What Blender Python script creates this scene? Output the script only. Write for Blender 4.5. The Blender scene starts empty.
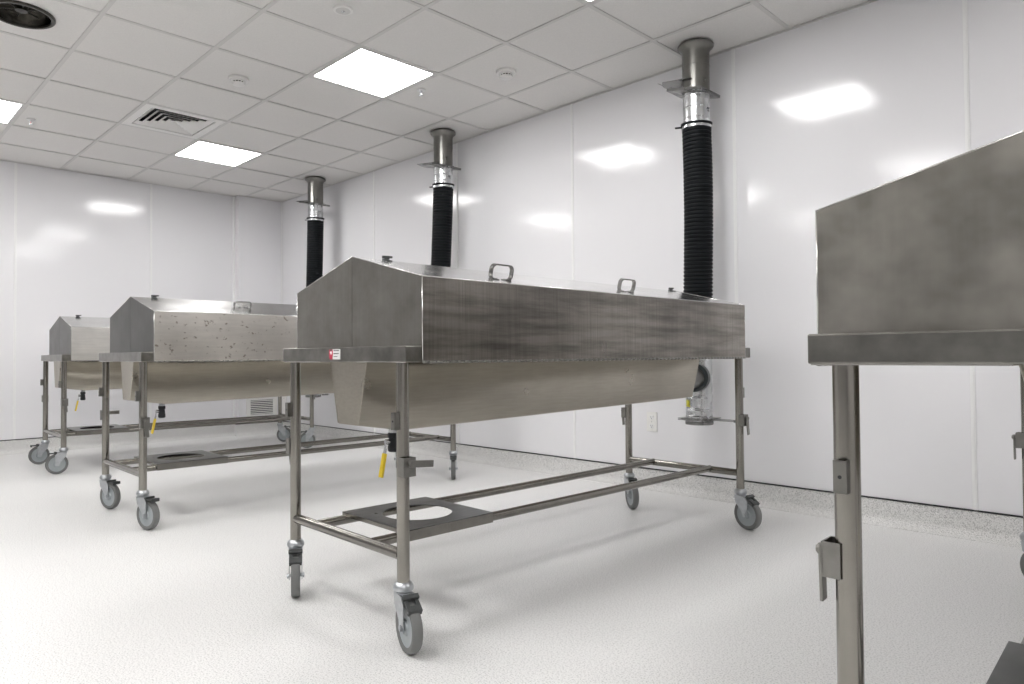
import bpy, bmesh, math, random
from mathutils import Vector, Matrix
random.seed(4)
S = bpy.context.scene
COL = S.collection
PI = math.pi

# ------------------------------------------------------------------ measured layout (metres)
CAM_Z = 0.8767
YW, XL, ZC = 3.969, -7.720, 2.714          # right wall, left wall, ceiling
YB, XN = -4.6, 3.4                          # walls behind the camera
GX, GY, T = -4.0697, 1.0851, 0.6096         # ceiling grid node and pitch
W, L = 0.3393, 1.0487                       # leg half spacing
ZLB, ZRB, ZRT = 0.1867, 0.8603, 0.9094      # leg bottom, rim bottom, rim top
FW, FE = 0.3897, 1.0741                     # rim half width / half length
HW, HE, ZE, ZR = 0.3936, 1.0137, 1.1222, 1.2213   # hood half width, half length, eave, ridge
TABLES = [(-0.1147, 2.2649, 0.0377), (-2.0317, 2.3433, -0.0172), (-4.1613, 2.2764, -0.0141), (-6.4277, 2.4334, -0.0259)]

# ------------------------------------------------------------------ materials
def mat(name):
    m = bpy.data.materials.new(name); m.use_nodes = True
    nt = m.node_tree
    return m, nt, nt.nodes['Principled BSDF']
def simple(name, col, rough=.5, metal=0.0, emit=None, strength=0):
    m, nt, b = mat(name)
    b.inputs['Base Color'].default_value = (*col, 1); b.inputs['Roughness'].default_value = rough
    b.inputs['Metallic'].default_value = metal
    if emit:
        b.inputs['Emission Color'].default_value = (*emit, 1); b.inputs['Emission Strength'].default_value = strength
    return m
def N(nt, t, **kw):
    n = nt.nodes.new(t)
    for k, v in kw.items(): setattr(n, k, v)
    return n
def noise(nt, co, scale, sc=(1, 1, 1), detail=3, loc=(0, 0, 0), rough=.5):
    mp = N(nt, 'ShaderNodeMapping'); mp.inputs['Scale'].default_value = sc; mp.inputs['Location'].default_value = loc
    nt.links.new(co, mp.inputs['Vector'])
    n = N(nt, 'ShaderNodeTexNoise'); n.inputs['Scale'].default_value = scale; n.inputs['Detail'].default_value = detail
    n.inputs['Roughness'].default_value = rough
    nt.links.new(mp.outputs[0], n.inputs['Vector'])
    return n.outputs['Fac']
def rng(nt, v, a, b, c, d):
    m = N(nt, 'ShaderNodeMapRange'); nt.links.new(v, m.inputs['Value'])
    for k, x in zip(('From Min', 'From Max', 'To Min', 'To Max'), (a, b, c, d)): m.inputs[k].default_value = x
    return m.outputs[0]
def lin(nt, v, lo, hi):
    """unclamped: .3 -> lo, .7 -> hi"""
    m = N(nt, 'ShaderNodeMapRange', clamp=False); nt.links.new(v, m.inputs['Value'])
    for k, x in zip(('From Min', 'From Max', 'To Min', 'To Max'), (.3, .7, lo, hi)): m.inputs[k].default_value = x
    return m.outputs[0]
def mul(nt, a, b, op='MULTIPLY'):
    m = N(nt, 'ShaderNodeMath', operation=op)
    for i, x in enumerate((a, b)):
        if isinstance(x, (int, float)): m.inputs[i].default_value = x
        else: nt.links.new(x, m.inputs[i])
    return m.outputs[0]
def tint(nt, fac, col):
    """colour * scalar"""
    m = N(nt, 'ShaderNodeVectorMath', operation='SCALE'); m.inputs[0].default_value = col
    nt.links.new(fac, m.inputs['Scale']); return m.outputs[0]
def mixc(nt, fac, a, b):
    m = N(nt, 'ShaderNodeMix', data_type='RGBA')
    nt.links.new(fac, m.inputs[0])
    for k, x in ((6, a), (7, b)):
        if isinstance(x, tuple): m.inputs[k].default_value = (*x, 1)
        else: nt.links.new(x, m.inputs[k])
    return m.outputs[2]

def steel(name, col, rough=.33, grain=(1, 1, 1), gscale=40, gamp=.12, blotch=.25, bscale=3.0, smear=0, loc=(0, 0, 0),
          spots=0, patch=0, bump=.04):
    """Brushed stainless sheet. grain = stretch of the brushing; blotch = cloudy wear; smear = dark rubbed streaks along
    the table; spots = rust specks; patch = paler worn patches."""
    m, nt, b = mat(name)
    co = N(nt, 'ShaderNodeTexCoord').outputs['Object']
    g = noise(nt, co, gscale, grain, 4, loc)
    f = lin(nt, g, 1 - gamp, 1 + gamp)
    bl = noise(nt, co, bscale, (1, 1, 1), 5, loc, .6)
    f = mul(nt, f, lin(nt, bl, 1 - blotch, 1 + blotch))
    if smear:
        s = noise(nt, co, 1.0, (2.2, 2.2, 26), 5, (loc[0] + 3, loc[1], loc[2]), .62)
        f = mul(nt, f, rng(nt, s, .40, .66, 1 + smear * .25, 1 - smear))
    c = tint(nt, f, col)
    if patch:
        p = noise(nt, co, 3.6, (1, 1, 1.1), 4, (loc[0] + 9, 1, 2), .55)
        c = mixc(nt, rng(nt, p, .41, .59, 0, patch), c, tuple(min(1, x * 1.9) for x in col))
    if spots:
        k = rng(nt, noise(nt, co, 42, (1, 1, 1.3), 3, (2, 5, 1)), .62, .70, 0, 1)
        k = mul(nt, k, rng(nt, noise(nt, co, 3.1, (1, 1, 1), 2, (7, 2, 1)), .42, .56, 0, spots))
        c = mixc(nt, k, c, (.10, .055, .025))
    nt.links.new(c, b.inputs['Base Color'])
    b.inputs['Metallic'].default_value = 1
    r = lin(nt, noise(nt, co, bscale * 1.7, (1, 1, 1), 4, (5, 5, 5)), rough - .03, rough + .04)
    nt.links.new(r, b.inputs['Roughness'])
    if bump:
        bp = N(nt, 'ShaderNodeBump'); bp.inputs['Strength'].default_value = bump; bp.inputs['Distance'].default_value = .01
        nt.links.new(g, bp.inputs['Height']); nt.links.new(bp.outputs[0], b.inputs['Normal'])
    return m

def wall_material():
    m, nt, b = mat('glossy_wall_panel')
    co = N(nt, 'ShaderNodeTexCoord').outputs['Object']
    b.inputs['Base Color'].default_value = (.84, .834, .853, 1)
    r = rng(nt, noise(nt, co, 5, (1, 1, 1), 4), .3, .7, .10, .15)
    nt.links.new(r, b.inputs['Roughness'])
    b.inputs['IOR'].default_value = 1.5
    n1 = noise(nt, co, 2.2, (1, 1, .7), 2)
    n2 = noise(nt, co, 38, (1, 1, .8), 2)
    h = mul(nt, n1, mul(nt, n2, .02), 'ADD')
    bp = N(nt, 'ShaderNodeBump'); bp.inputs['Strength'].default_value = .22; bp.inputs['Distance'].default_value = .02
    nt.links.new(h, bp.inputs['Height']); nt.links.new(bp.outputs[0], b.inputs['Normal'])
    return m
def vinyl(name, base, amt):
    m, nt, b = mat(name)
    co = N(nt, 'ShaderNodeTexCoord').outputs['Object']
    sp = noise(nt, co, 190, (1, 1, 1), 2, (0, 0, 0), .7)
    k = rng(nt, sp, .50, .62, 0, amt)
    c = mixc(nt, k, base, (.34, .335, .33))
    sp2 = noise(nt, co, 210, (1, 1, 1), 1, (3, 7, 1))
    c = mixc(nt, rng(nt, sp2, .62, .70, 0, amt), c, (.93, .93, .92))
    nt.links.new(c, b.inputs['Base Color'])
    r = rng(nt, noise(nt, co, 1.7, (1, 1, 1), 4), .3, .7, .34, .46)
    nt.links.new(r, b.inputs['Roughness'])
    bp = N(nt, 'ShaderNodeBump'); bp.inputs['Strength'].default_value = .06; bp.inputs['Distance'].default_value = .004
    nt.links.new(noise(nt, co, 60, (1, 1, 1), 3), bp.inputs['Height']); nt.links.new(bp.outputs[0], b.inputs['Normal'])
    return m
def tile_material():
    m, nt, b = mat('ceiling_tile')
    co = N(nt, 'ShaderNodeTexCoord').outputs['Object']
    f = rng(nt, noise(nt, co, 130, (1, 1, 1), 3), .3, .7, .965, 1.02)
    nt.links.new(tint(nt, f, (.80, .785, .765)), b.inputs['Base Color'])
    b.inputs['Roughness'].default_value = .75
    return m

M = {}
M['wall'] = wall_material()
M['floor'] = vinyl('speckled_vinyl_floor', (.82, .815, .805), .55)
M['cove'] = vinyl('speckled_vinyl_skirting', (.74, .735, .72), .8)
M['tile'] = tile_material()
M['grid'] = simple('ceiling_grid_metal', (.68, .668, .652), .5)
M['white'] = simple('white_trim', (.86, .86, .86), .3)
M['whitepl'] = simple('white_plastic', (.85, .84, .82), .35)
M['black'] = simple('black_rubber', (.006, .0075, .009), .6)
M['black'].node_tree.nodes['Principled BSDF'].inputs['Specular IOR Level'].default_value = .18
M['rearwall'] = simple('grey_rear_wall', (.40, .40, .41), .5)
M['blackstrip'] = simple('black_strip', (.01, .01, .012), .5)
M['dark'] = simple('dark_recess', (.02, .022, .025), .6)
M['darkmetal'] = simple('dark_metal', (.06, .058, .052), .3, .9)
M['light'] = simple('light_diffuser', (.9, .9, .9), .4, 0, (1.0, .99, .98), 13.0)
M['leg'] = steel('stainless_tube', (.29, .276, .25), .22, (1, 1, .04), 60, .08, .12, 5, bump=0)
M['rail'] = steel('stainless_rail', (.245, .234, .213), .22, (1, 1, 1), 20, .04, .10, 5, bump=0)
M['frame'] = steel('stainless_rim', (.225, .218, .202), .30, (1, 1, 1), 14, .10, .26, 7)
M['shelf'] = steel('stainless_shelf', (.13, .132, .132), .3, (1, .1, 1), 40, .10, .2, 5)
M['basin'] = steel('stainless_basin', (.41, .383, .328), .30, (6, 1, 14), 9, .05, .08, 2.5, bump=0)
M['pan'] = steel('stainless_underside', (.66, .64, .60), .22, (1, 1, 1), 8, .03, .05, 2.5, bump=0)
M['galv'] = steel('galvanised_pipe', (.62, .63, .64), .26, (1, 1, .3), 22, .08, .14, 10, bump=.01)
M['duct'] = steel('steel_duct', (.20, .196, .183), .30, (1, 1, .3), 20, .08, .14, 8, bump=.01)
M['plate'] = steel('gate_plate', (.26, .26, .255), .28, (1, 1, 1), 20, .08, .15, 8)
M['zinc'] = steel('zinc_caster', (.50, .52, .54), .32, (1, 1, 1), 30, .08, .15, 20)
M['wheel'] = simple('grey_wheel_core', (.34, .37, .385), .35)
M['tyre'] = simple('grey_rubber_tyre', (.165, .168, .165), .6)
M['pedal'] = simple('grey_brake_pedal', (.07, .074, .074), .5, .3)
M['yellow'] = simple('yellow_vinyl_grip', (.80, .58, .03), .4)
M['red'] = simple('sticker_red', (.50, .035, .075), .4)
M['stickerw'] = simple('sticker_white', (.80, .79, .78), .4)
M['stickerk'] = simple('sticker_black', (.03, .03, .035), .5)
M['ylabel'] = simple('yellow_label', (.75, .68, .05), .5)
M['handle'] = steel('pull_handle_steel', (.20, .195, .19), .28, (1, 1, 1), 30, .05, .1, 10)
M['lever'] = steel('clamp_lever_steel', (.25, .243, .228), .33, (1, 1, 1), 30, .08, .1, 10)
# covers: own wear per table; some roofs and gables painted for reflected light
G3 = (40, 40, 1.2)
M['cov0'] = [steel('clouded_side', (.30, .29, .27), .36, G3, 2.6, .06, .15, 3.0, loc=(1, 2, 3)),
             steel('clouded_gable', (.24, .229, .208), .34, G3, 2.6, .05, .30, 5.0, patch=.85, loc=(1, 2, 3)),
             steel('clouded_lit_roof', (.55, .545, .53), .20, (1, 1, 1), 8, .05, .08, 3.0)]  # roof colour lightened to paint in what it reflects
M['cov1'] = [steel('streaked_side', (.25, .232, .21), .30, (60, 60, 1.0), 2.6, .12, .36, 1.25, smear=.40),
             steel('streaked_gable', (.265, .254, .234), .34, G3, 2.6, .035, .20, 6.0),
             steel('streaked_lit_roof', (.80, .795, .785), .17, (1, 1, 1), 8, .04, .06, 3.0)]  # brightness of the reflected wall put into the roof colour
M['cov2'] = [steel('rust_specked_side', (.66, .63, .59), .36, (1, 1, 12), 6, .05, .16, 2.2, loc=(4, 4, 1), spots=.65),
             steel('rust_specked_shaded_gable', (.10, .098, .093), .33, G3, 2.6, .06, .16, 3.0),  # dim surroundings put into the colour, darker than the side's steel
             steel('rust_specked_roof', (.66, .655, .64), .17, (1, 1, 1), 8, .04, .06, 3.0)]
M['cov3'] = [steel('pale_side', (.66, .645, .62), .36, (1, 1, 12), 6, .05, .15, 2.4, loc=(8, 1, 1)),
             steel('pale_shaded_gable', (.115, .112, .107), .33, G3, 2.6, .06, .16, 3.0),  # end face darkened in colour for the dim room it reflects
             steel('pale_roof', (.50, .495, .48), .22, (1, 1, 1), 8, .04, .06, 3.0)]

# ------------------------------------------------------------------ mesh helpers
class MB:
    def __init__(s): s.bm = bmesh.new(); s.mi = 0
    def face(s, vs, smooth=False):
        try: f = s.bm.faces.new(vs)
        except ValueError: return None
        f.material_index = s.mi; f.smooth = smooth
        return f
    def box(s, c, d, rot=None):
        m = Matrix.Diagonal((d[0], d[1], d[2], 1))
        if rot is not None: m = rot.to_4x4() @ m
        r = bmesh.ops.create_cube(s.bm, size=1, matrix=Matrix.Translation(c) @ m)
        for v in r['verts']:
            for f in v.link_faces: f.material_index = s.mi
        return s
    def rings(s, rings, closed=True, cap=True):
        """loft a list of rings of points"""
        R = [[s.bm.verts.new(p) for p in r] for r in rings]
        n = len(R[0])
        for a, b in zip(R, R[1:]):
            for i in range(n if closed else n - 1):
                s.face((a[i], a[(i + 1) % n], b[(i + 1) % n], b[i]), True)
        if cap:
            s.face(list(reversed(R[0]))); s.face(R[-1])
        return s
    def tube(s, pts, r, n=16, cap=True):
        pts = [Vector(p) for p in pts]; rs = r if isinstance(r, (list, tuple)) else [r] * len(pts)
        t0 = (pts[1] - pts[0]).normalized()
        u = t0.cross(Vector((0, 0, 1)))
        if u.length < 1e-4: u = t0.cross(Vector((0, 1, 0)))
        u.normalize(); out = []
        for i, p in enumerate(pts):
            a = pts[max(0, i - 1)]; b = pts[min(len(pts) - 1, i + 1)]
            t = (b - a).normalized()
            u = (u - t * u.dot(t)).normalized(); w = t.cross(u)
            k = 1.0
            if 0 < i < len(pts) - 1:
                c = (pts[i] - a).normalized().dot(t); k = 1 / max(c, .5)
            out.append([p + (u * math.cos(2 * PI * j / n) + w * math.sin(2 * PI * j / n)) * rs[i] for j in range(n)])
        return s.rings(out, True, cap)
    def lathe(s, prof, c=(0, 0, 0), axis='z', n=32, rot=None, cap=True):
        out = []
        for r, z in prof:
            ring = []
            for j in range(n):
                a = 2 * PI * j / n; x, y = r * math.cos(a), r * math.sin(a)
                p = Vector((x, y, z)) if axis == 'z' else (Vector((z, x, y)) if axis == 'x' else Vector((y, z, x)))
                if rot is not None: p = rot @ p
                ring.append(p + Vector(c))
            out.append(ring)
        return s.rings(out, True, cap)
    def prism(s, poly, d):
        """extrude a polygon (3d points) along vector d"""
        d = Vector(d); a = [s.bm.verts.new(p) for p in poly]; b = [s.bm.verts.new(Vector(p) + d) for p in poly]
        s.face(list(reversed(a))); s.face(b); n = len(a)
        for i in range(n): s.face((a[i], a[(i + 1) % n], b[(i + 1) % n], b[i]))
        return s
    def build(s, name, mats, parent=None, loc=None, rotz=0, bevel=0, sharp=34):
        bm = s.bm
        bmesh.ops.recalc_face_normals(bm, faces=bm.faces[:])
        lim = math.radians(sharp)
        for e in bm.edges:
            if len(e.link_faces) == 2 and e.calc_face_angle(0) > lim: e.smooth = False
        me = bpy.data.meshes.new(name); bm.to_mesh(me); bm.free()
        if not isinstance(mats, (list, tuple)): mats = [mats]
        for m in mats: me.materials.append(m)
        o = bpy.data.objects.new(name, me); COL.objects.link(o)
        if parent is not None: o.parent = parent
        if loc is not None: o.location = loc
        if rotz: o.rotation_euler.z = rotz
        if bevel:
            b = o.modifiers.new('edge', 'BEVEL'); b.width = bevel; b.segments = 2; b.limit_method = 'ANGLE'; b.angle_limit = math.radians(40)
            b.harden_normals = False
        return o
def thing(name, label, cat, loc=(0, 0, 0), rotz=0, group=None):
    o = bpy.data.objects.new(name, None); COL.objects.link(o); o.empty_display_size = .1
    o.location = loc; o.rotation_euler.z = rotz
    return tag(o, label, cat, group)
def tag(o, label, cat, group=None):
    o['label'] = label; o['category'] = cat
    if group: o['group'] = group
    return o
def struct(o): o['kind'] = 'structure'; return o

# ------------------------------------------------------------------ room shell
CEIL_LIGHTS = {(2, -1), (2, 3), (2, -4), (-1, 3), (-2, -1), (-2, -4), (2, -8), (-2, -8), (-5, -1), (-5, -4), (-5, -8)}
VENT_CELL = (1, 2)
def cell(i, j):                               # x0,x1,y0,y1 of a ceiling cell
    return GX - (j + 1) * T, GX - j * T, GY + i * T, GY + (i + 1) * T
def build_room():
    t = .12
    b = MB(); b.box(((XL + XN) / 2, (YB + YW) / 2, -t / 2), (XN - XL + 2 * t, YW - YB + 2 * t, t)); struct(b.build('floor', M['floor']))
    zc = ZC + .03
    b = MB(); b.box(((XL + XN) / 2, YW + t / 2, zc / 2), (XN - XL + 2 * t, t, zc + .1)); struct(b.build('wall_right', M['wall']))
    b = MB(); b.box((XL - t / 2, (YB + YW) / 2, zc / 2), (t, YW - YB, zc + .1)); struct(b.build('wall_left', M['wall']))
    b = MB(); b.box(((XL + XN) / 2, YB - t / 2, zc / 2), (XN - XL + 2 * t, t, zc + .1)); struct(b.build('wall_rear', M['rearwall']))
    b = MB(); b.box((XN + t / 2, (YB + YW) / 2, zc / 2), (t, YW - YB, zc + .1)); struct(b.build('wall_near', M['wall']))
    # boxed-in corner
    b = MB(); b.box(((XL - 7.61) / 2, (3.44 + YW) / 2, ZC / 2), (-7.61 - XL, YW - 3.44, ZC)); struct(b.build('wall_corner', M['wall'], bevel=.003))
    # ceiling: slab plus lay-in tiles, T-bars between
    b = MB(); b.box(((XL + XN) / 2, (YB + YW) / 2, ZC + .16), (XN - XL + 2 * t, YW - YB + 2 * t, .05))
    b.mi = 0
    i0, i1 = math.floor((YB - GY) / T), math.ceil((YW - GY) / T)
    j0, j1 = math.floor((GX - XN) / T), math.ceil((GX - XL) / T)
    for i in range(i0, i1):
        for j in range(j0, j1):
            if (i, j) in CEIL_LIGHTS or (i, j) == VENT_CELL or (i, j) == (-1, 0): continue
            x0, x1, y0, y1 = cell(i, j)
            x0, x1, y0, y1 = max(x0, XL), min(x1, XN), max(y0, YB), min(y1, YW)
            if x1 - x0 < .01 or y1 - y0 < .01: continue
            dz = .004 + random.random() * .003
            g = .009
            b.box(((x0 + x1) / 2, (y0 + y1) / 2, ZC + dz + .007), (x1 - x0 - 2 * g, y1 - y0 - 2 * g, .014))
    x0, x1, y0, y1 = cell(-1, 0); hx, cx, cy = T / 2 - .009, -4.372, .775      # tile with a round cut-out
    ang = sorted([2 * PI * k / 48 for k in range(48)] + [math.atan2(s2, s1) % (2 * PI) for s1 in (-1, 1) for s2 in (-1, 1)])
    mx, my = (x0 + x1) / 2, (y0 + y1) / 2
    sq = lambda a: hx / max(abs(math.cos(a)), abs(math.sin(a)))
    b.rings([[(mx + sq(a) * math.cos(a), my + sq(a) * math.sin(a), z) for a in ang] for z in (ZC + .018, ZC + .005)] +
            [[(cx + .14 * math.cos(a), cy + .14 * math.sin(a), z) for a in ang] for z in (ZC + .005, ZC + .018)], cap=False)
    struct(b.build('ceiling', M['tile']))
    b = MB()
    for i in range(i0, i1 + 1):
        y = GY + i * T
        if YB < y < YW: b.box(((XL + XN) / 2, y, ZC + .002), (XN - XL, .024, .004))
    for j in range(j0, j1 + 1):
        x = GX - j * T
        if XL < x < XN: b.box((x, (YB + YW) / 2, ZC + .0024), (.024, YW - YB, .004))
    struct(b.build('trim_1', M['grid']))
    b = MB()                                   # perimeter wall angle
    b.box(((XL + XN) / 2, YW - .009, ZC - .001), (XN - XL, .018, .003)); b.box((XL + .009, (YB + YW) / 2, ZC - .001), (.018, YW - YB, .003))
    b.box((-7.601, (3.44 + YW) / 2, ZC - .001), (.018, YW - 3.44, .003)); b.box(((XL - 7.61) / 2, 3.431, ZC - .001), (-7.61 - XL, .018, .003))
    struct(b.build('trim_2', M['grid']))
    # panel joint strips
    n = 3
    for x in (-5.723, -4.479, -3.213, -1.970, -.798, .45, 1.67, 2.9):
        b = MB(); b.box((x, YW - .002, (ZC + .118) / 2), (.020, .005, ZC - .122)); b.box((x, YW - .005, (ZC + .118) / 2), (.009, .003, ZC - .122))
        struct(b.build('trim_%d' % n, M['white'], bevel=.001)); n += 1
    for y in (-3.5, -2.3, -1.1, .12, 1.333, 2.534):
        b = MB(); b.box((XL + .002, y, (ZC + .118) / 2), (.005, .022, ZC - .122)); b.box((XL + .005, y, (ZC + .118) / 2), (.003, .010, ZC - .122))
        struct(b.build('trim_%d' % n, M['white'], bevel=.001)); n += 1
    b = MB(); b.box((XL + .012, 3.44 - .012, (ZC + .118) / 2), (.024, .024, ZC - .122)); struct(b.build('trim_%d' % n, M['white'], bevel=.003)); n += 1
    b = MB(); b.box((-7.61 + .006, YW - .006, (ZC + .118) / 2), (.012, .012, ZC - .122)); struct(b.build('trim_%d' % n, M['white'], bevel=.003)); n += 1
    # coved vinyl skirting with a black capping line
    prof = [(0.0, .1262), (.004, .1262), (.004, .045)]
    for k in range(1, 7):
        a = k / 6 * PI / 2; prof.append((.004 + .041 * (1 - math.cos(a)), .045 - .041 * math.sin(a) + .0))
    prof.append((.06, .002)); prof.append((.06, 0)); prof.append((0, 0))
    def skirt(name, p0, p1, nrm):
        p0, p1, nrm = Vector(p0), Vector(p1), Vector(nrm)
        b = MB(); b.rings([[p + nrm * d + Vector((0, 0, z)) for d, z in prof] for p in (p0, p1)])
        struct(b.build(name, M['cove']))
        q = [(0, .1262), (.007, .1262), (.007, .1335), (0, .1335)]
        b = MB(); b.rings([[p + nrm * d + Vector((0, 0, z)) for d, z in q] for p in (p0, p1)])
        return struct(b.build('trim_%d' % n, M['blackstrip']))
    for nm, a, c, d in (('baseboard_right', (-7.61, YW, 0), (XN, YW, 0), (0, -1, 0)), ('baseboard_left', (XL, YB, 0), (XL, 3.44, 0), (1, 0, 0)),
                        ('baseboard_corner', (-7.61, 3.40, 0), (-7.61, YW, 0), (1, 0, 0)), ('baseboard_rear', (XL, YB, 0), (XN, YB, 0), (0, 1, 0)),
                        ('baseboard_near', (XN, YB, 0), (XN, YW, 0), (-1, 0, 0))):
        skirt(nm, a, c, d); n += 1
build_room()

# ------------------------------------------------------------------ ceiling fittings
LIGHT_LABEL = {(2, -1): 'square lit ceiling panel above the stickered table, biggest one fully in view',
               (2, 3): 'square lit ceiling panel beside the louvred air vent',
               (2, -4): 'square lit ceiling panel cut to one corner by the top edge of the photo',
               (-1, 3): 'square lit ceiling panel cut off by the left edge of the photo'}
for c in sorted(CEIL_LIGHTS):
    x0, x1, y0, y1 = cell(*c)
    lab = LIGHT_LABEL.get(c, 'square lit ceiling panel out of view, seen only as a glow in the glossy wall')
    r = thing('ceiling_light', lab, 'light', ((x0 + x1) / 2, (y0 + y1) / 2, ZC), 0, 'square ceiling light panels' if c in LIGHT_LABEL else 'ceiling light panels out of view')
    h = T / 2 - .012
    b = MB()
    for s in (-1, 1):
        b.box((s * (h - .008), 0, .012), (.016, 2 * h, .024)); b.box((0, s * (h - .008), .012), (2 * h - .032, .016, .024))
    b.box((0, 0, .03), (2 * h, 2 * h, .012)); b.build('housing', M['grid'], r)
    b = MB(); b.box((0, 0, .008), (2 * h - .033, 2 * h - .033, .006)); b.build('diffuser', M['light'], r)

x0, x1, y0, y1 = cell(*VENT_CELL)
v = thing('ceiling_vent', 'square white four-way louvred air vent set in the ceiling', 'air vent', ((x0 + x1) / 2, (y0 + y1) / 2, ZC))
b = MB(); h = T / 2 - .012; o = .235
for s in (-1, 1):
    b.box((s * (h + o) / 2, 0, .004), (h - o, 2 * h, .006)); b.box((0, s * (h + o) / 2, .004), (2 * o, h - o, .006))
b.build('frame', M['whitepl'], v)
b = MB(); b.box((0, 0, .09), (2 * h, 2 * h, .006))
for s in (-1, 1): b.box((s * h, 0, .05), (.006, 2 * h, .085)); b.box((0, s * h, .05), (2 * h, .006, .085))
b.build('plenum_box', M['dark'], v)
b = MB()
for k in range(5):                              # concentric square cones
    ro = o - .006 - k * .044
    for q in range(4):
        R = Matrix.Rotation(q * PI / 2, 3, 'Z')
        ri = ro - .034
        pts = [(-ro, -ro, .004), (ro, -ro, .004), (ri, -ri, .022), (-ri, -ri, .022)]
        pt2 = [(-ro, -ro, .0055), (ro, -ro, .0055), (ri, -ri, .0235), (-ri, -ri, .0235)]
        b.rings([[R @ Vector(p) for p in pts], [R @ Vector(p) for p in pt2]])
b.build('louvre', M['whitepl'], v)

def smoke_detector(x, y, lab):
    r = thing('smoke_detector', lab, 'smoke detector', (x, y, ZC), 0, 'smoke detectors')
    MB().lathe([(.064, .004), (.064, -.008), (.060, -.012), (.045, -.013)], n=36).build('base', M['whitepl'], r)
    b = MB(); b.lathe([(.044, -.012), (.043, -.020)], n=36); b.lathe([(.043, -.029), (.040, -.038), (.026, -.044), (.0, -.0445)], n=36, cap=False)
    for k in range(14):
        a = 2 * PI * k / 14; b.box((.041 * math.cos(a), .041 * math.sin(a), -.0245), (.005, .004, .011), Matrix.Rotation(a, 3, 'Z'))
    b.build('sensing_head', M['whitepl'], r)
    MB().lathe([(.036, -.019), (.036, -.030)], n=28).build('sensing_chamber', M['dark'], r)
smoke_detector(-4.419, 1.995, 'round white smoke detector on the ceiling tile near the louvred air vent')
smoke_detector(-3.139, 3.209, 'round white smoke detector on the ceiling close to the right wall')
r = thing('fire_sprinkler', 'flat round white sprinkler cover at top centre of the ceiling', 'sprinkler', (-3.159, 1.999, ZC))
MB().lathe([(.052, .012), (.052, -.003), (.047, -.006), (.044, -.006)], n=36).build('rim', M['whitepl'], r)
MB().lathe([(.043, -.004), (.036, -.0075), (.0, -.0085)], n=36).build('cap', M['grid'], r)
MB().lathe([(.012, -.008), (.012, -.011), (.007, -.013), (0, -.013)], n=20).build('centre_stud', M['galv'], r)
def sprinkler(x, y, lab, bulb):
    r = thing('fire_sprinkler', lab, 'sprinkler', (x, y, ZC))
    MB().lathe([(.030, .006), (.030, 0), (.026, -.004), (.013, -.004)], n=28).build('escutcheon', M['white'], r)
    b = MB(); b.lathe([(.010, -.003), (.010, -.012), (.006, -.014)], n=16)
    for s in (-1, 1): b.tube([(s * .008, 0, -.012), (s * .012, 0, -.022), (s * .004, 0, -.035)], .002, 8)
    b.lathe([(.014, -.035), (.014, -.0365)], n=20); b.build('deflector', M['galv'], r)
    MB().lathe([(.002, -.013), (.0035, -.018), (.0035, -.028), (.002, -.034)], n=10).build('bulb', bulb, r)
sprinkler(-3.757, 3.0, 'tiny pendant sprinkler head on the ceiling tile right of the biggest light panel', M['galv'])
sprinkler(-6.253, 1.176, 'tiny sprinkler head with a red bulb beside the far left light panel', simple('red_bulb', (.7, .03, .02), .3))
# round dark recessed fitting, top left
r = thing('recessed_downlight', 'large round dark metal recessed fitting in the ceiling, top left', 'ceiling fitting', (-4.372, .775, ZC))
MB().lathe([(.157, .004), (.157, -.004), (.150, -.008), (.138, -.007), (.136, .003)], n=48, cap=False).build('bezel', M['darkmetal'], r)
b = MB(); b.lathe([(.139, -.004), (.132, .03), (.11, .06), (.07, .075), (.0, .08)], n=48, cap=False)
b.build('reflector', steel('dark_reflector', (.045, .042, .036), .2, (1, 1, 1), 8, .5, .6, 12), r)
b = MB()
for k in range(3): b.tube([(.1 * math.cos(a), .1 * math.sin(a), .03) for a in (k * PI / 3, k * PI / 3 + PI)], .004, 8)
b.lathe([(.035, .05), (.03, .02), (0, .018)], n=24); b.build('lamp_cross', M['darkmetal'], r)

# ------------------------------------------------------------------ wall fittings
ox, oz = -2.564, .4385
r = thing('wall_outlet', 'white double power outlet on the right wall under the stickered table', 'power outlet', (ox, YW, oz))
b = MB(); b.box((0, -.003, 0), (.078, .006, .128)); b.build('cover_plate', M['whitepl'], r, bevel=.002)
for s in (-1, 1):
    b = MB(); b.rings([[(.017 * math.cos(a) * (1 if abs(math.cos(a)) < .9 else .97), y, s * .028 + .0145 * max(-.9, min(.9, math.sin(a) * 1.15))) for a in [2 * PI * k / 24 for k in range(24)]] for y in (-.004, -.009)])
    rc = b.build('receptacle', M['white'], r)
    b = MB(); b.box((-.006, -.0092, s * .028 + .004), (.002, .001, .009)); b.box((.006, -.0092, s * .028 + .004), (.002, .001, .007)); b.lathe([(.0028, -.0097), (.0028, -.0087)], (0, 0, s * .028 - .007), 'y', 12)
    b.build('slots', M['dark'], rc)
b = MB(); b.lathe([(.003, -.0075), (.003, -.005)], (0, 0, 0), 'y', 12); b.build('screw', M['galv'], r)

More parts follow.
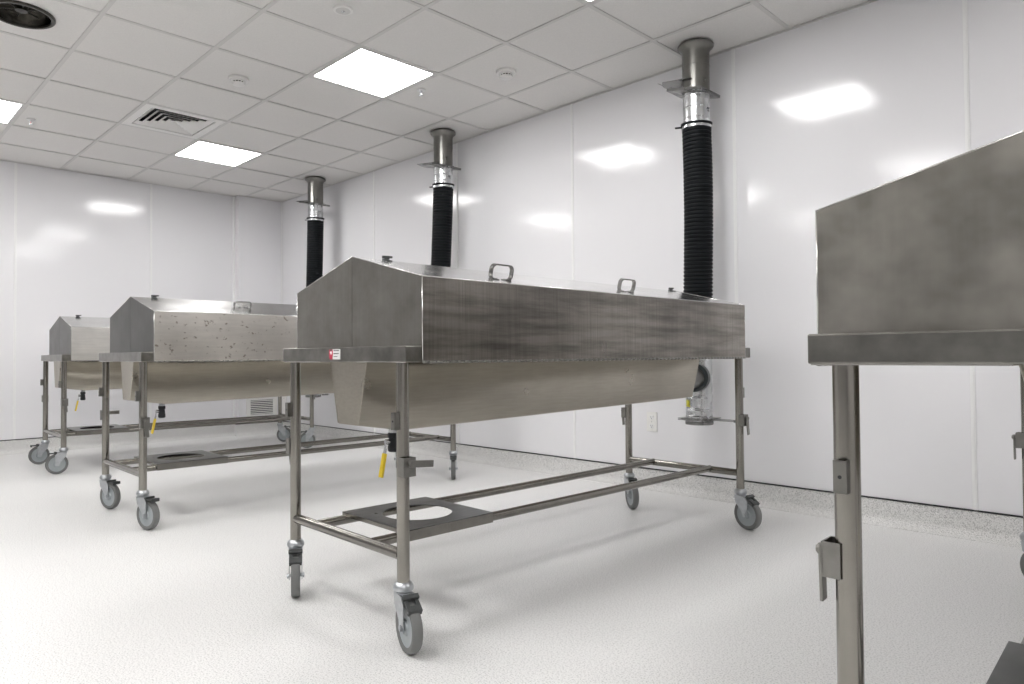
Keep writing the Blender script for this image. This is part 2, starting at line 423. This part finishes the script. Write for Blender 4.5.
gy0, gy1, gz0, gz1 = 3.525, 3.90, .176, .44
r = thing('wall_vent', 'white louvred vent low on the boxed corner behind the tables', 'air vent', (-7.61, (gy0 + gy1) / 2, (gz0 + gz1) / 2))
hy, hz, fr = (gy1 - gy0) / 2, (gz1 - gz0) / 2, .05
b = MB()
for s in (-1, 1):
    b.box((.007, s * (hy - fr / 2), 0), (.014, fr, 2 * hz)); b.box((.007, 0, s * (hz - fr / 2)), (.014, 2 * hy - 2 * fr, fr))
b.build('frame', M['whitepl'], r, bevel=.002)
b = MB(); b.box((.0015, 0, 0), (.003, 2 * hy - 2 * fr, 2 * hz - 2 * fr)); b.build('backing', M['dark'], r)
b = MB()
for k in range(8): b.box((.008, 0, -hz + fr + .010 + k * .0205), (.013, 2 * hy - 2 * fr, .0025), Matrix.Rotation(.75, 3, 'Y'))
b.build('louvre', M['whitepl'], r)
r = thing('wall_plate', 'blank white access plate low on the right wall beside the far corner', 'wall plate', (-7.545, YW, .30))
MB().box((0, -.006, 0), (.10, .012, .25)).build('cover', M['whitepl'], r, bevel=.002)
for z in (-.1, .1): MB().lathe([(.005, -.014), (.005, -.011)], (0, 0, z), 'y', 12).build('screw', M['galv'], r)

# ------------------------------------------------------------------ dissection tables
def caster(parent, x, y, head, pt):
    """swivel caster, wheel offset from the stem along heading"""
    r, tr, wid = .0765, .044, .034
    R = Matrix.Rotation(head, 3, 'Z')
    P = lambda a, c, z: R @ Vector((a, c, z))
    b = MB()
    b.lathe([(.0195, ZLB + .012), (.024, ZLB + .010), (.030, ZLB + .002), (.0315, ZLB - .006), (.030, ZLB - .013), (.022, ZLB - .017)], n=28)
    b.lathe([(.026, ZLB - .017), (.027, ZLB - .022), (.015, ZLB - .027)], n=24)
    top = ZLB - .020; ax = Vector((tr, 0, r))
    pl = [(-.020, top), (.040, top), (.060, top - .025), (.056, r + .02), (tr + .014, r - .012), (tr - .012, r - .014), (tr - .020, r + .012), (-.014, top - .035)]
    for s in (-1, 1):
        b.prism([P(a, s * .0225 - .0015, z) for a, z in pl], R @ Vector((0, .003, 0)))
    b.prism([P(a, -.024, top - .004) for a in (-.02, .042)] + [P(a, -.024, top) for a in (.042, -.02)], R @ Vector((0, .048, 0)))
    b.tube([P(tr, -.031, r), P(tr, .031, r)], .006, 12)
    for s in (-1, 1): b.tube([P(tr, s * .025, r), P(tr, s * .030, r)], .010, 6)
    c = b.build('caster', M['zinc'], parent, (x, y, 0))
    Rz = R
    b = MB(); b.lathe([(.012, -.017), (.020, -.0165), (.024, -.011), (.050, -.009), (.056, -.012), (.0585, -.012), (.0585, .012), (.056, .012), (.050, .009), (.024, .011), (.020, .0165), (.012, .017)], Rz @ ax, 'y', 36, Rz)
    b.build('wheel', M['wheel'], c)
    b = MB(); b.lathe([(.057, -.0135), (.066, -.016), (.072, -.0155), (.0755, -.011), (.0765, -.004), (.0765, .004), (.0755, .011), (.072, .0155), (.066, .016), (.057, .0135)], Rz @ ax, 'y', 40, Rz, cap=False)
    b.rings([[Rz @ ax + Rz @ Vector((0, 0, 0)) + Rz @ Vector((.057 * math.cos(a), s, .057 * math.sin(a))) for a in [2 * PI * k / 40 for k in range(40)]] for s in (-.0135, .0135)], cap=False)
    b.build('tyre', M['tyre'], c)
    b = MB()                                     # brake pedal with a square window, over the wheel's front
    tilt = Matrix.Rotation(pt, 3, 'Y')
    def PB(cc, d): b.box(R @ (Vector((.062, 0, ZLB - .030)) + tilt @ Vector(cc)), d, R @ tilt)
    PB((.012, -.0165, 0), (.058, .013, .008)); PB((.012, .0165, 0), (.058, .013, .008)); PB((-.012, 0, 0), (.014, .022, .008)); PB((.030, 0, 0), (.022, .022, .008))
    PB((-.008, 0, .008), (.016, .050, .010)); PB((.038, 0, -.006), (.008, .044, .014))
    b.build('brake_pedal', M['pedal'], c, bevel=.0015)
    return c

def table(idx, name, label, heads, levers, covm, sticker, handles, knob_y, shelf=True):
    X, Y, th = TABLES[idx]
    root = thing(name, label, 'dissection table', (X, Y, 0), th, 'stainless dissection tables in a row')
    cov = M[covm]
    # rim: four channel beams and the deck pan that carries the trough
    b = MB(); tz = ZRT - ZRB; mz = (ZRT + ZRB) / 2
    for s in (-1, 1):
        b.box((0, s * (FE - .03), mz), (2 * FW, .06, tz)); b.box((s * (FW - .030), 0, mz), (.052, 2 * FE - .12, tz))
    fr = b.build('rim_frame', M['frame'], root, bevel=.003)
    for s in (-1, 1):                            # deck strips either side of the trough
        pass
    b = MB()
    for s in (-1, 1): b.box((s * (.118 + FW - .004) / 2, 0, ZRB - .0005), (FW - .004 - .118, 2 * FE - .008, .003))
    b.build('deck_pan', M['pan'], root)
    if sticker:
        sx = -.0125; b = MB(); y = -FE
        b.mi = 0; b.box((sx + .011, y - .0006, .886), (.048, .0012, .034))
        b.mi = 1; b.prism([(sx - .034, y - .0002, .902), (sx - .012, y - .0002, .902), (sx - .010, y - .0002, .888), (sx - .014, y - .0002, .869), (sx - .032, y - .0002, .869), (sx - .035, y - .0002, .886)], (0, -.0018, 0))
        b.mi = 0; b.prism([(sx - .028, y - .001, .893), (sx - .020, y - .001, .898), (sx - .016, y - .001, .890), (sx - .022, y - .001, .884)], (0, -.0016, 0))
        b.mi = 2; b.box((sx - .021, y - .0018, .8995), (.010, .001, .004))
        for k, (wd, z) in enumerate(((.036, .8985), (.034, .8885), (.026, .8785))):
            n = 6; xx = sx - .006
            for q in range(n):
                w_ = wd / n * (.62 if q % 2 else .78); b.box((xx + w_ / 2, y - .0014, z), (w_, .0006, .0036 if k < 2 else .0022)); xx += wd / n
        b.build('sticker', [M['stickerw'], M['red'], M['stickerk']], fr)['label'] = 'small red and white maker sticker'
    # legs with upper socket bracket, clamp and lever
    for (sx, sy), lev in zip(((-1, -1), (1, -1), (1, 1), (-1, 1)), levers):
        lx, ly = sx * W, sy * L
        b = MB(); b.lathe([(.0190, ZLB + .004), (.0195, ZLB + .010), (.0195, ZRB + .002)], (0, 0, 0), n=28)
        leg = b.build('leg', M['leg'], root, (lx, ly, 0))
        # U bracket on the outer end face of the leg
        b = MB(); yb = sy * .0195
        for s in (-1, 1): b.box((s * .0085, yb + sy * .008, .682), (.003, .018, .052))
        b.box((0, yb + sy * .016, .682), (.020, .003, .052))
        b.mi = 1; b.lathe([(.003, -.0022), (.003, .0022)], (0, yb + sy * .0162, .682), 'y', 10)
        b.build('socket_bracket', [M['lever'], M['dark']], leg)
        b = MB()
        for q in (-1, 1): b.box((sx * .0195, q * .0210, .5445), (.027, .003, .057))
        b.box((sx * .0335, 0, .5445), (.003, .045, .057))
        b.tube([(sx * .033, 0, .555), (sx * .049, 0, .555)], .0065, 6)
        b.build('clamp', M['lever'], leg)
        b = MB(); a = lev                         # angle of the lever from straight down, in the table's length direction
        R = Matrix.Rotation(a, 3, 'X')
        p = lambda c: Vector((sx * .041, 0, .555)) + R @ Vector(c)
        b.box(p((0, 0, -.038)), (.006, .021, .094), R); b.tube([p((-.006, 0, 0)), p((.006, 0, 0))], .0095, 14)
        b.build('clamp_lever', M['lever'], leg, bevel=.002)
    # rails
    for s in (-1, 1):
        b = MB(); b.tube([(-W + .012, s * L, .276), (W - .012, s * L, .276)], .0175, 20); b.build('end_rail', M['rail'], root)
        b = MB(); b.tube([(s * .172, -L + .002, .281), (s * .172, L - .002, .281)], .0165, 20); b.build('long_rail', M['rail'], root)
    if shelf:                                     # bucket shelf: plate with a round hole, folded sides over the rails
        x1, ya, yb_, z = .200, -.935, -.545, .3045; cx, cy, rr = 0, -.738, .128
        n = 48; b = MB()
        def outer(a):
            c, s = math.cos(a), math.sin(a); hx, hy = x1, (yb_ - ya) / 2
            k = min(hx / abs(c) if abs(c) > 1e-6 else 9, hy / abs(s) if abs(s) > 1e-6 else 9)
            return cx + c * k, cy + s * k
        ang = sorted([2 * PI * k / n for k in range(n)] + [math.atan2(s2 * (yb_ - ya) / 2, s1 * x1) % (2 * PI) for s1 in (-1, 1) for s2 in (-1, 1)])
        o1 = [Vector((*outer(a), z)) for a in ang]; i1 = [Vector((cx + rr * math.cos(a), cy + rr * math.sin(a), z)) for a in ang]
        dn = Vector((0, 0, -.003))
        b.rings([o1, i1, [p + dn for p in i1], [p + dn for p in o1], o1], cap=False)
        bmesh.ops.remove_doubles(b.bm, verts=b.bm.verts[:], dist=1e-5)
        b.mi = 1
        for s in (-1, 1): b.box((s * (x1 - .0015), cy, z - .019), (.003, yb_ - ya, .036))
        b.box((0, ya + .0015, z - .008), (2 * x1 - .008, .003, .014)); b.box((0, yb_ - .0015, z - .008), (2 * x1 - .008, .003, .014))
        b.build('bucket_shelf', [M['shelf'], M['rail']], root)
    # trough
    bt, bb = .115, .064
    sec = [(-1.03, .646), (-.85, .617), (1.062, .648)]
    b = MB()
    rings = []
    for y, zb in sec:
        k = (ZRB - zb) / (ZRB - .64); w = bt - (bt - bb) * k
        rings.append([(-bt, y, ZRB + .002), (-w, y, zb + .004), (-w + .006, y, zb), (w - .006, y, zb), (w, y, zb + .004), (bt, y, ZRB + .002)])
    b.rings(rings, closed=False, cap=True)
    for s in (-1, 1):                             # folded weld beads on the end corners
        b.tube([(s * bt, sec[0][0], ZRB), (s * (bb + .001), sec[0][0], .648)], .0022, 8)
    o = b.build('trough', M['basin'], root)
    md = o.modifiers.new('sheet', 'SOLIDIFY'); md.thickness = .0025
    # drain valve
    b = MB(); vx, vy = 0.0, -.845
    b.lathe([(.016, .622), (.016, .602)], (vx, vy, 0), n=20)
    b.mi = 1; b.lathe([(.018, .604), (.019, .600), (.019, .588), (.015, .584), (.017, .572), (.017, .560), (.019, .556), (.019, .540), (.014, .536)], (vx, vy, 0), n=20)
    b.tube([(vx, vy - .008, .574), (vx, vy - .024, .574)], .009, 12)
    vo = b.build('drain_valve', [M['galv'], M['dark']], root)
    b = MB()
    R = Matrix.Rotation(-.20, 3, 'X'); p = lambda c: Vector((vx, vy - .024, .574)) + R @ Vector(c)
    b.box(p((0, -.004, -.018)), (.014, .006, .052), R)
    b.tube([p((0, -.010, 0)), p((0, .008, 0))], .010, 6)
    b.mi = 1; b.box(p((0, -.004, -.085)), (.020, .010, .085), R)
    b.build('valve_handle', [M['galv'], M['yellow']], vo, bevel=.002)
    # butterfly hood: two covers split at the ridge
    for s in (-1, 1):
        t = .0025
        def shell(off):
            hw, he, ze, zr = HW - off, HE - off, ZE - off, ZR - off * 1.1
            return hw, he, ze, zr
        b = MB()
        g = .0012
        hw, he, ze, zr = HW, HE, ZE, ZR
        A = [(s * hw, y, z) for y, z in ((-he, .8625), (he, .8625), (he, ze), (-he, ze))]
        b.prism(A, (-s * t, 0, 0))                                   # long side
        sl = (zr - ze) / hw
        rf = [(s * hw, -he, ze), (s * hw, he, ze), (s * g, he, zr), (s * g, -he, zr)]
        b.mi = 2; b.prism(rf, (0, 0, -t)); b.mi = 1                                      # roof slope
        for e in (-1, 1):                                            # end gable
            b.prism([(s * hw, e * he, ZRT + .001), (s * g, e * he, ZRT + .001), (s * g, e * he, zr), (s * hw, e * he, ze)], (0, -e * t, 0))
        b.mi = 2                                                     # rolled bright hems along the arrises
        for e in (-1, 1):
            b.tube([(s * (hw - .001), e * (he - .001), .8625), (s * (hw - .001), e * (he - .001), ze)], .0016, 8)
            b.tube([(s * hw, e * (he - .001), ze - .0005), (s * g * 2, e * (he - .001), zr - .0005)], .0016, 8)
        b.tube([(s * (hw - .001), -he, ze - .0005), (s * (hw - .001), he, ze - .0005)], .0018, 8)
        co = b.build('hood_cover', cov, root)
        b = MB()                                                     # piano hinge
        nk = 72
        for k in range(nk):
            y0 = -he + 2 * he * k / nk; b.tube([(s * hw, y0 + .0015, .8600), (s * hw, y0 + 2 * he / nk - .0015, .8600)], .0045, 8)
        b.tube([(s * hw, -he, .8600), (s * hw, he, .8600)], .0028, 8)
        b.build('piano_hinge', M['lever'], co)
        for hx, hy, *ht in (handles if s > 0 else [(.31, .30), (.31, -.45)]):
            zz = ZE + (HW - hx) * sl; R = Matrix.Rotation(s * math.atan(sl), 3, 'Y')
            b = MB(); w, hh, rc = .050, (ht[0] if ht else .052), (.012 if ht else .018)
            path = []
            def arc(cy, cz, a0, a1):
                for k in range(6):
                    a = a0 + (a1 - a0) * k / 5; path.append((cy + rc * math.cos(a), cz + rc * math.sin(a)))
            path.append((-w + rc * 1.5, .002)); arc(-w + rc, rc, -PI / 2, -PI); arc(-w + rc, hh - rc, PI, PI / 2); arc(w - rc, hh - rc, PI / 2, 0); arc(w - rc, rc, 0, -PI / 2); path.append((w - rc * 1.5, .002))
            C = Vector((s * hx, hy, zz))
            rr = []
            for i, (yy, z2) in enumerate(path):
                a = Vector(path[max(0, i - 1)]); c2 = Vector(path[min(len(path) - 1, i + 1)]); tn = (c2 - a).normalized(); nn = Vector((-tn.y, tn.x))
                q = [(-.008, -.0025), (.008, -.0025), (.008, .0025), (-.008, .0025)]
                rr.append([C + R @ Vector((u, yy + nn.x * v_, z2 + .001 + nn.y * v_)) for u, v_ in q])
            b.rings(rr)
            for e in (-1, 1): b.box(C + R @ Vector((0, e * (w - .02), .0015)), (.024, .030, .003), R)
            b.build('handle', M['handle'], co, sharp=50)
        if s > 0:
            for ky in knob_y:                                        # little ridge catches
                b = MB(); b.box((.020, ky, ZR - .002), (.034, .022, .004), Matrix.Rotation(math.atan(sl), 3, 'Y'))
                b.tube([(.012, ky, ZR), (.012, ky, ZR + .012)], .006, 12)
                b.tube([(.012, ky - .014, ZR + .009), (.012, ky + .026, ZR + .012)], [.0055, .004], 10)
                b.lathe([(.008, ZR + .002), (.008, ZR + .013)], (.012, ky + .006, 0), n=14)
                b.build('ridge_catch', M['pedal'], co)
    for (sx, sy), hd in zip(((-1, -1), (1, -1), (1, 1), (-1, 1)), heads):
        caster(root, sx * W, sy * L, math.radians(hd) - th, -.08 if idx in (2, 3) else .55)
    return root

D90 = PI / 2
table(1, 'dissection_table', 'stainless dissection table with a red and white rim sticker and dark streaked hood',
      (-29, -16, -14, -36), (0.1, D90 - .08, 0.15, 0.1), 'cov1', True, [(.305, -.60), (.30, .146)], (-.881, .95))
table(2, 'dissection_table', 'stainless dissection table with rust-specked pale hood side, standing behind the stickered one',
      (19, 17, -41, -35), (D90, 0.1, 0, 0.1), 'cov2', False, [(.19, -.455, .034), (.19, .28, .034)], (-.893, .95))
table(3, 'dissection_table', 'smallest and farthest stainless dissection table, standing near the left wall',
      (-91, -95, -120, 55), (0.1, 0.1, 0, 0), 'cov3', False, [(.25, -.3), (.25, .4)], (-.888, .95))
table(0, 'dissection_table', 'nearest stainless dissection table, cut off at right, only its cloudy end panel showing',
      (-60, -40, 10, -22), (0.05, 0.1, 0.1, 0.05), 'cov0', False, [(.305, -.60), (.30, .146)], (-.881, .95))

# ------------------------------------------------------------------ exhaust ducts
def duct(x, y, lean, label, zg, zr, lift, ext):
    r = thing('exhaust_duct', label, 'exhaust duct', (x, y, 0), 0, 'black hose exhaust ducts by the right wall')
    # rigid steel drop with rolled ceiling flange
    b = MB(); b.lathe([(.078, zg - .012), (.078, 2.652), (.080, 2.666), (.088, 2.680), (.100, 2.689), (.104, 2.695), (.104, 2.703), (.098, 2.711), (.088, 2.716)], n=40)
    b.lathe([(.0783, 2.575), (.0796, 2.577), (.0783, 2.579)], n=40, cap=False)
    b.build('ceiling_drop', M['duct'], r)
    # blast gate
    G = Matrix.Rotation(.20, 3, 'Y'); gp = lambda c: Vector((0, 0, zg)) + G @ Vector(c)
    b = MB(); b.box(gp((-.018, 0, -.006)), (.228, .222, .004), G); b.box(gp((-.018, 0, .006)), (.228, .222, .004), G)
    for q in (-1, 1): b.box(gp((-.018, q * .108, 0)), (.228, .006, .008), G)
    b.build('blast_gate', M['plate'], r)
    b = MB(); n = 14; R = Matrix.Rotation(.12, 3, 'Y'); bp = lambda c: Vector((0, 0, zg + lift)) + R @ Vector(c)
    pts = [(.02, -.102)] + [(-.165 - ext - .045 * math.sin(PI * k / n), -.102 + .204 * k / n) for k in range(n + 1)] + [(.02, .102)]
    b.prism([bp((px, py, 0)) for px, py in pts], (0, 0, .0024))
    b.prism([bp((px, py, pz)) for px, py, pz in ((-.195 - ext, -.06, .001), (-.195 - ext, .06, .001), (-.225 - ext, .06, .014), (-.225 - ext, -.06, .014))], (.001, 0, .0024))
    b.build('gate_blade', M['plate'], r)
    # galvanised collar
    b = MB(); b.lathe([(.0765, zr - .02), (.0765, zg - .012)], n=40)
    for z in (zr + .03, (zr + zg) / 2, zg - .025): b.lathe([(.0766, z - .003), (.0782, z), (.0766, z + .003)], n=40, cap=False)
    col = b.build('collar', M['galv'], r)
    b = MB()
    for k in range(7): b.box(R2(math.radians(-8 + k * 3)) @ Vector((.0775, 0, (zr + zg) / 2 - .02 + .010 * math.sin(k * 2.3))), (.001, .0045, .008), R2(math.radians(-8 + k * 3)))
    b.build('printed_mark', M['stickerk'], col)
    # ribbed hose
    z0, z1 = zr - .007, .93; pitch = .0225; n = int((z0 - z1) / pitch)
    pts, rs = [], []
    for k in range(n):
        for f, rr in ((0, .0775), (.22, .0835), (.62, .0835), (.84, .0775)):
            z = z0 - (k + f) * pitch; u = (z0 - z) / (z0 - z1)
            pts.append((lean[0] * math.sin(u * PI / 2) + .006 * math.sin(u * 5), lean[1] * u, z)); rs.append(rr)
    b = MB(); b.tube(pts, rs, 36)
    ho = b.build('flexible_hose', M['black'], r)
    ex, ey, ez = pts[-1]
    b = MB(); b.lathe([(.086, zr - .029), (.088, zr - .027), (.088, zr - .015), (.086, zr - .013)], n=40); b.build('band_clamp', M['galv'], r)
    b = MB(); Rt = Matrix.Rotation(.05, 3, 'Y') @ Matrix.Rotation(.03, 3, 'X')
    b.lathe([(.080, -.006), (.090, -.005), (.090, .005), (.080, .006)], (0, 0, zr), 'z', 40, Rt, cap=False)
    b.box((-.090, -.04, zr - .005), (.05, .016, .006), Matrix.Rotation(.5, 3, 'Z')); b.build('rubber_sleeve', M['black'], r)
    # lower rigid pipe, takeoff to the trough, bottom gate
    b = MB(); b.lathe([(.0755, .477), (.0755, 1.0)], (ex, ey, 0), n=40)
    for z in (.52, .553, .562, .625, .633): b.lathe([(.0756, z - .0035), (.0775, z), (.0756, z + .0035)], (ex, ey, 0), n=40, cap=False)
    lp = b.build('lower_pipe', M['galv'], r)
    return r, ex, ey
def R2(a): return Matrix.Rotation(a, 3, 'Z')
def duct_bottom(r, ex, ey, toff, sticker):
    b = MB(); b.lathe([(.0775, .468), (.080, .471), (.080, .486), (.0775, .489)], (ex, ey, 0), n=40); b.build('end_cap', M['plate'], r)
    b = MB(); b.box((ex, ey, .497), (.178, .178, .004)); b.box((ex, ey, .505), (.178, .178, .004)); b.build('bottom_gate', M['plate'], r)
    b = MB(); b.box((ex + .13, ey, .501), (.20, .110, .0024)); b.box((ex + .233, ey, .501), (.006, .07, .014)); b.lathe([(.008, .493), (.008, .511)], (ex + .10, ey - .066, 0), n=10)
    b.build('bottom_gate_blade', M['plate'], r)
    # horizontal takeoff towards the table
    tx, ty = toff
    d = Vector((tx - ex, ty - ey, 0)); p0 = Vector((ex, ey, .745)); p1 = Vector((tx, ty, .745))
    b = MB(); b.tube([p0 + d.normalized() * .03, p1], .060, 32); b.build('takeoff', M['duct'], r)
    q = p0 + d.normalized() * .085
    b = MB(); b.tube([q - d.normalized() * .02, q + d.normalized() * .035], .082, 32); b.build('takeoff_sleeve', simple('grey_sleeve', (.07, .078, .082), .4, .5), r)
    if sticker:
        b = MB(); rr = .0768
        ang = [math.radians(a) for a in (232, 240, 248, 256)]
        b.rings([[(ex + rr * math.cos(a), ey + rr * math.sin(a), z) for a in ang] for z in (.572, .612)], closed=False, cap=False)
        o = b.build('warning_label', M['ylabel'], r); md = o.modifiers.new('t', 'SOLIDIFY'); md.thickness = .001; md.offset = 1; o['label'] = 'small yellow label on the pipe'
def trough_end(i):
    X, Y, th = TABLES[i]; v = Matrix.Rotation(th, 2) @ Vector((0, 1.125 if i == 2 else 1.088)); return X + v.x, Y + v.y
for (x, y, lean, lab, ti, zg, zr) in ((-2.096, 3.75, (.0, 0), 'nearest black ribbed exhaust duct, rising behind the far end of the stickered table', 1, 2.425, 2.236),
                              (-4.335, 3.69, (-.06, 0), 'black ribbed exhaust duct whose hose disappears behind the ridge of the stickered table', 2, 2.425, 2.275),
                              (-6.360, 3.69, (-.045, 0), 'farthest and smallest black ribbed exhaust duct, nearest the far corner', 3, 2.450, 2.298)):
    r, ex, ey = duct(x, y, lean, lab, zg, zr, *((.062, 0) if ti == 1 else (.020, .05)))
    tx, ty = trough_end(ti)
    duct_bottom(r, ex, ey, (tx - x, ty - y), ti == 1)

# ------------------------------------------------------------------ camera, world, view
cd = bpy.data.cameras.new('camera'); cam = bpy.data.objects.new('camera', cd); COL.objects.link(cam)
Rv = Vector((0.69171336, 0.72214124, -0.00668248)); Uv = Vector((0.01911209, -0.00905516, 0.99977634)); Fv = Vector((-0.72191921, 0.69168637, 0.0200652))
m = Matrix((Rv, Uv, -Fv)).transposed().to_4x4(); m.translation = (0, 0, CAM_Z); cam.matrix_world = m
cd.sensor_width = 36; cd.lens = 698.6312 / 1024 * 36
cd.shift_x = (512 - 485.3793) / 1024; cd.shift_y = -(342 - 342.0476) / 1024
cd.clip_start = .02
S.camera = cam
w = bpy.data.worlds.new('world'); S.world = w; w.use_nodes = True
w.node_tree.nodes['Background'].inputs[0].default_value = (.6, .6, .6, 1); w.node_tree.nodes['Background'].inputs[1].default_value = .2
S.view_settings.view_transform = 'Standard'; S.view_settings.look = 'None'; S.view_settings.gamma = 1; S.view_settings.use_curve_mapping = False
S.view_settings.exposure = 0.84
S.cycles.use_denoising = True; S.cycles.max_bounces = 10; S.cycles.diffuse_bounces = 6; S.cycles.glossy_bounces = 6
S.cycles.sample_clamp_indirect = 4; S.cycles.caustics_reflective = False; S.cycles.caustics_refractive = False; S.cycles.blur_glossy = 1.0
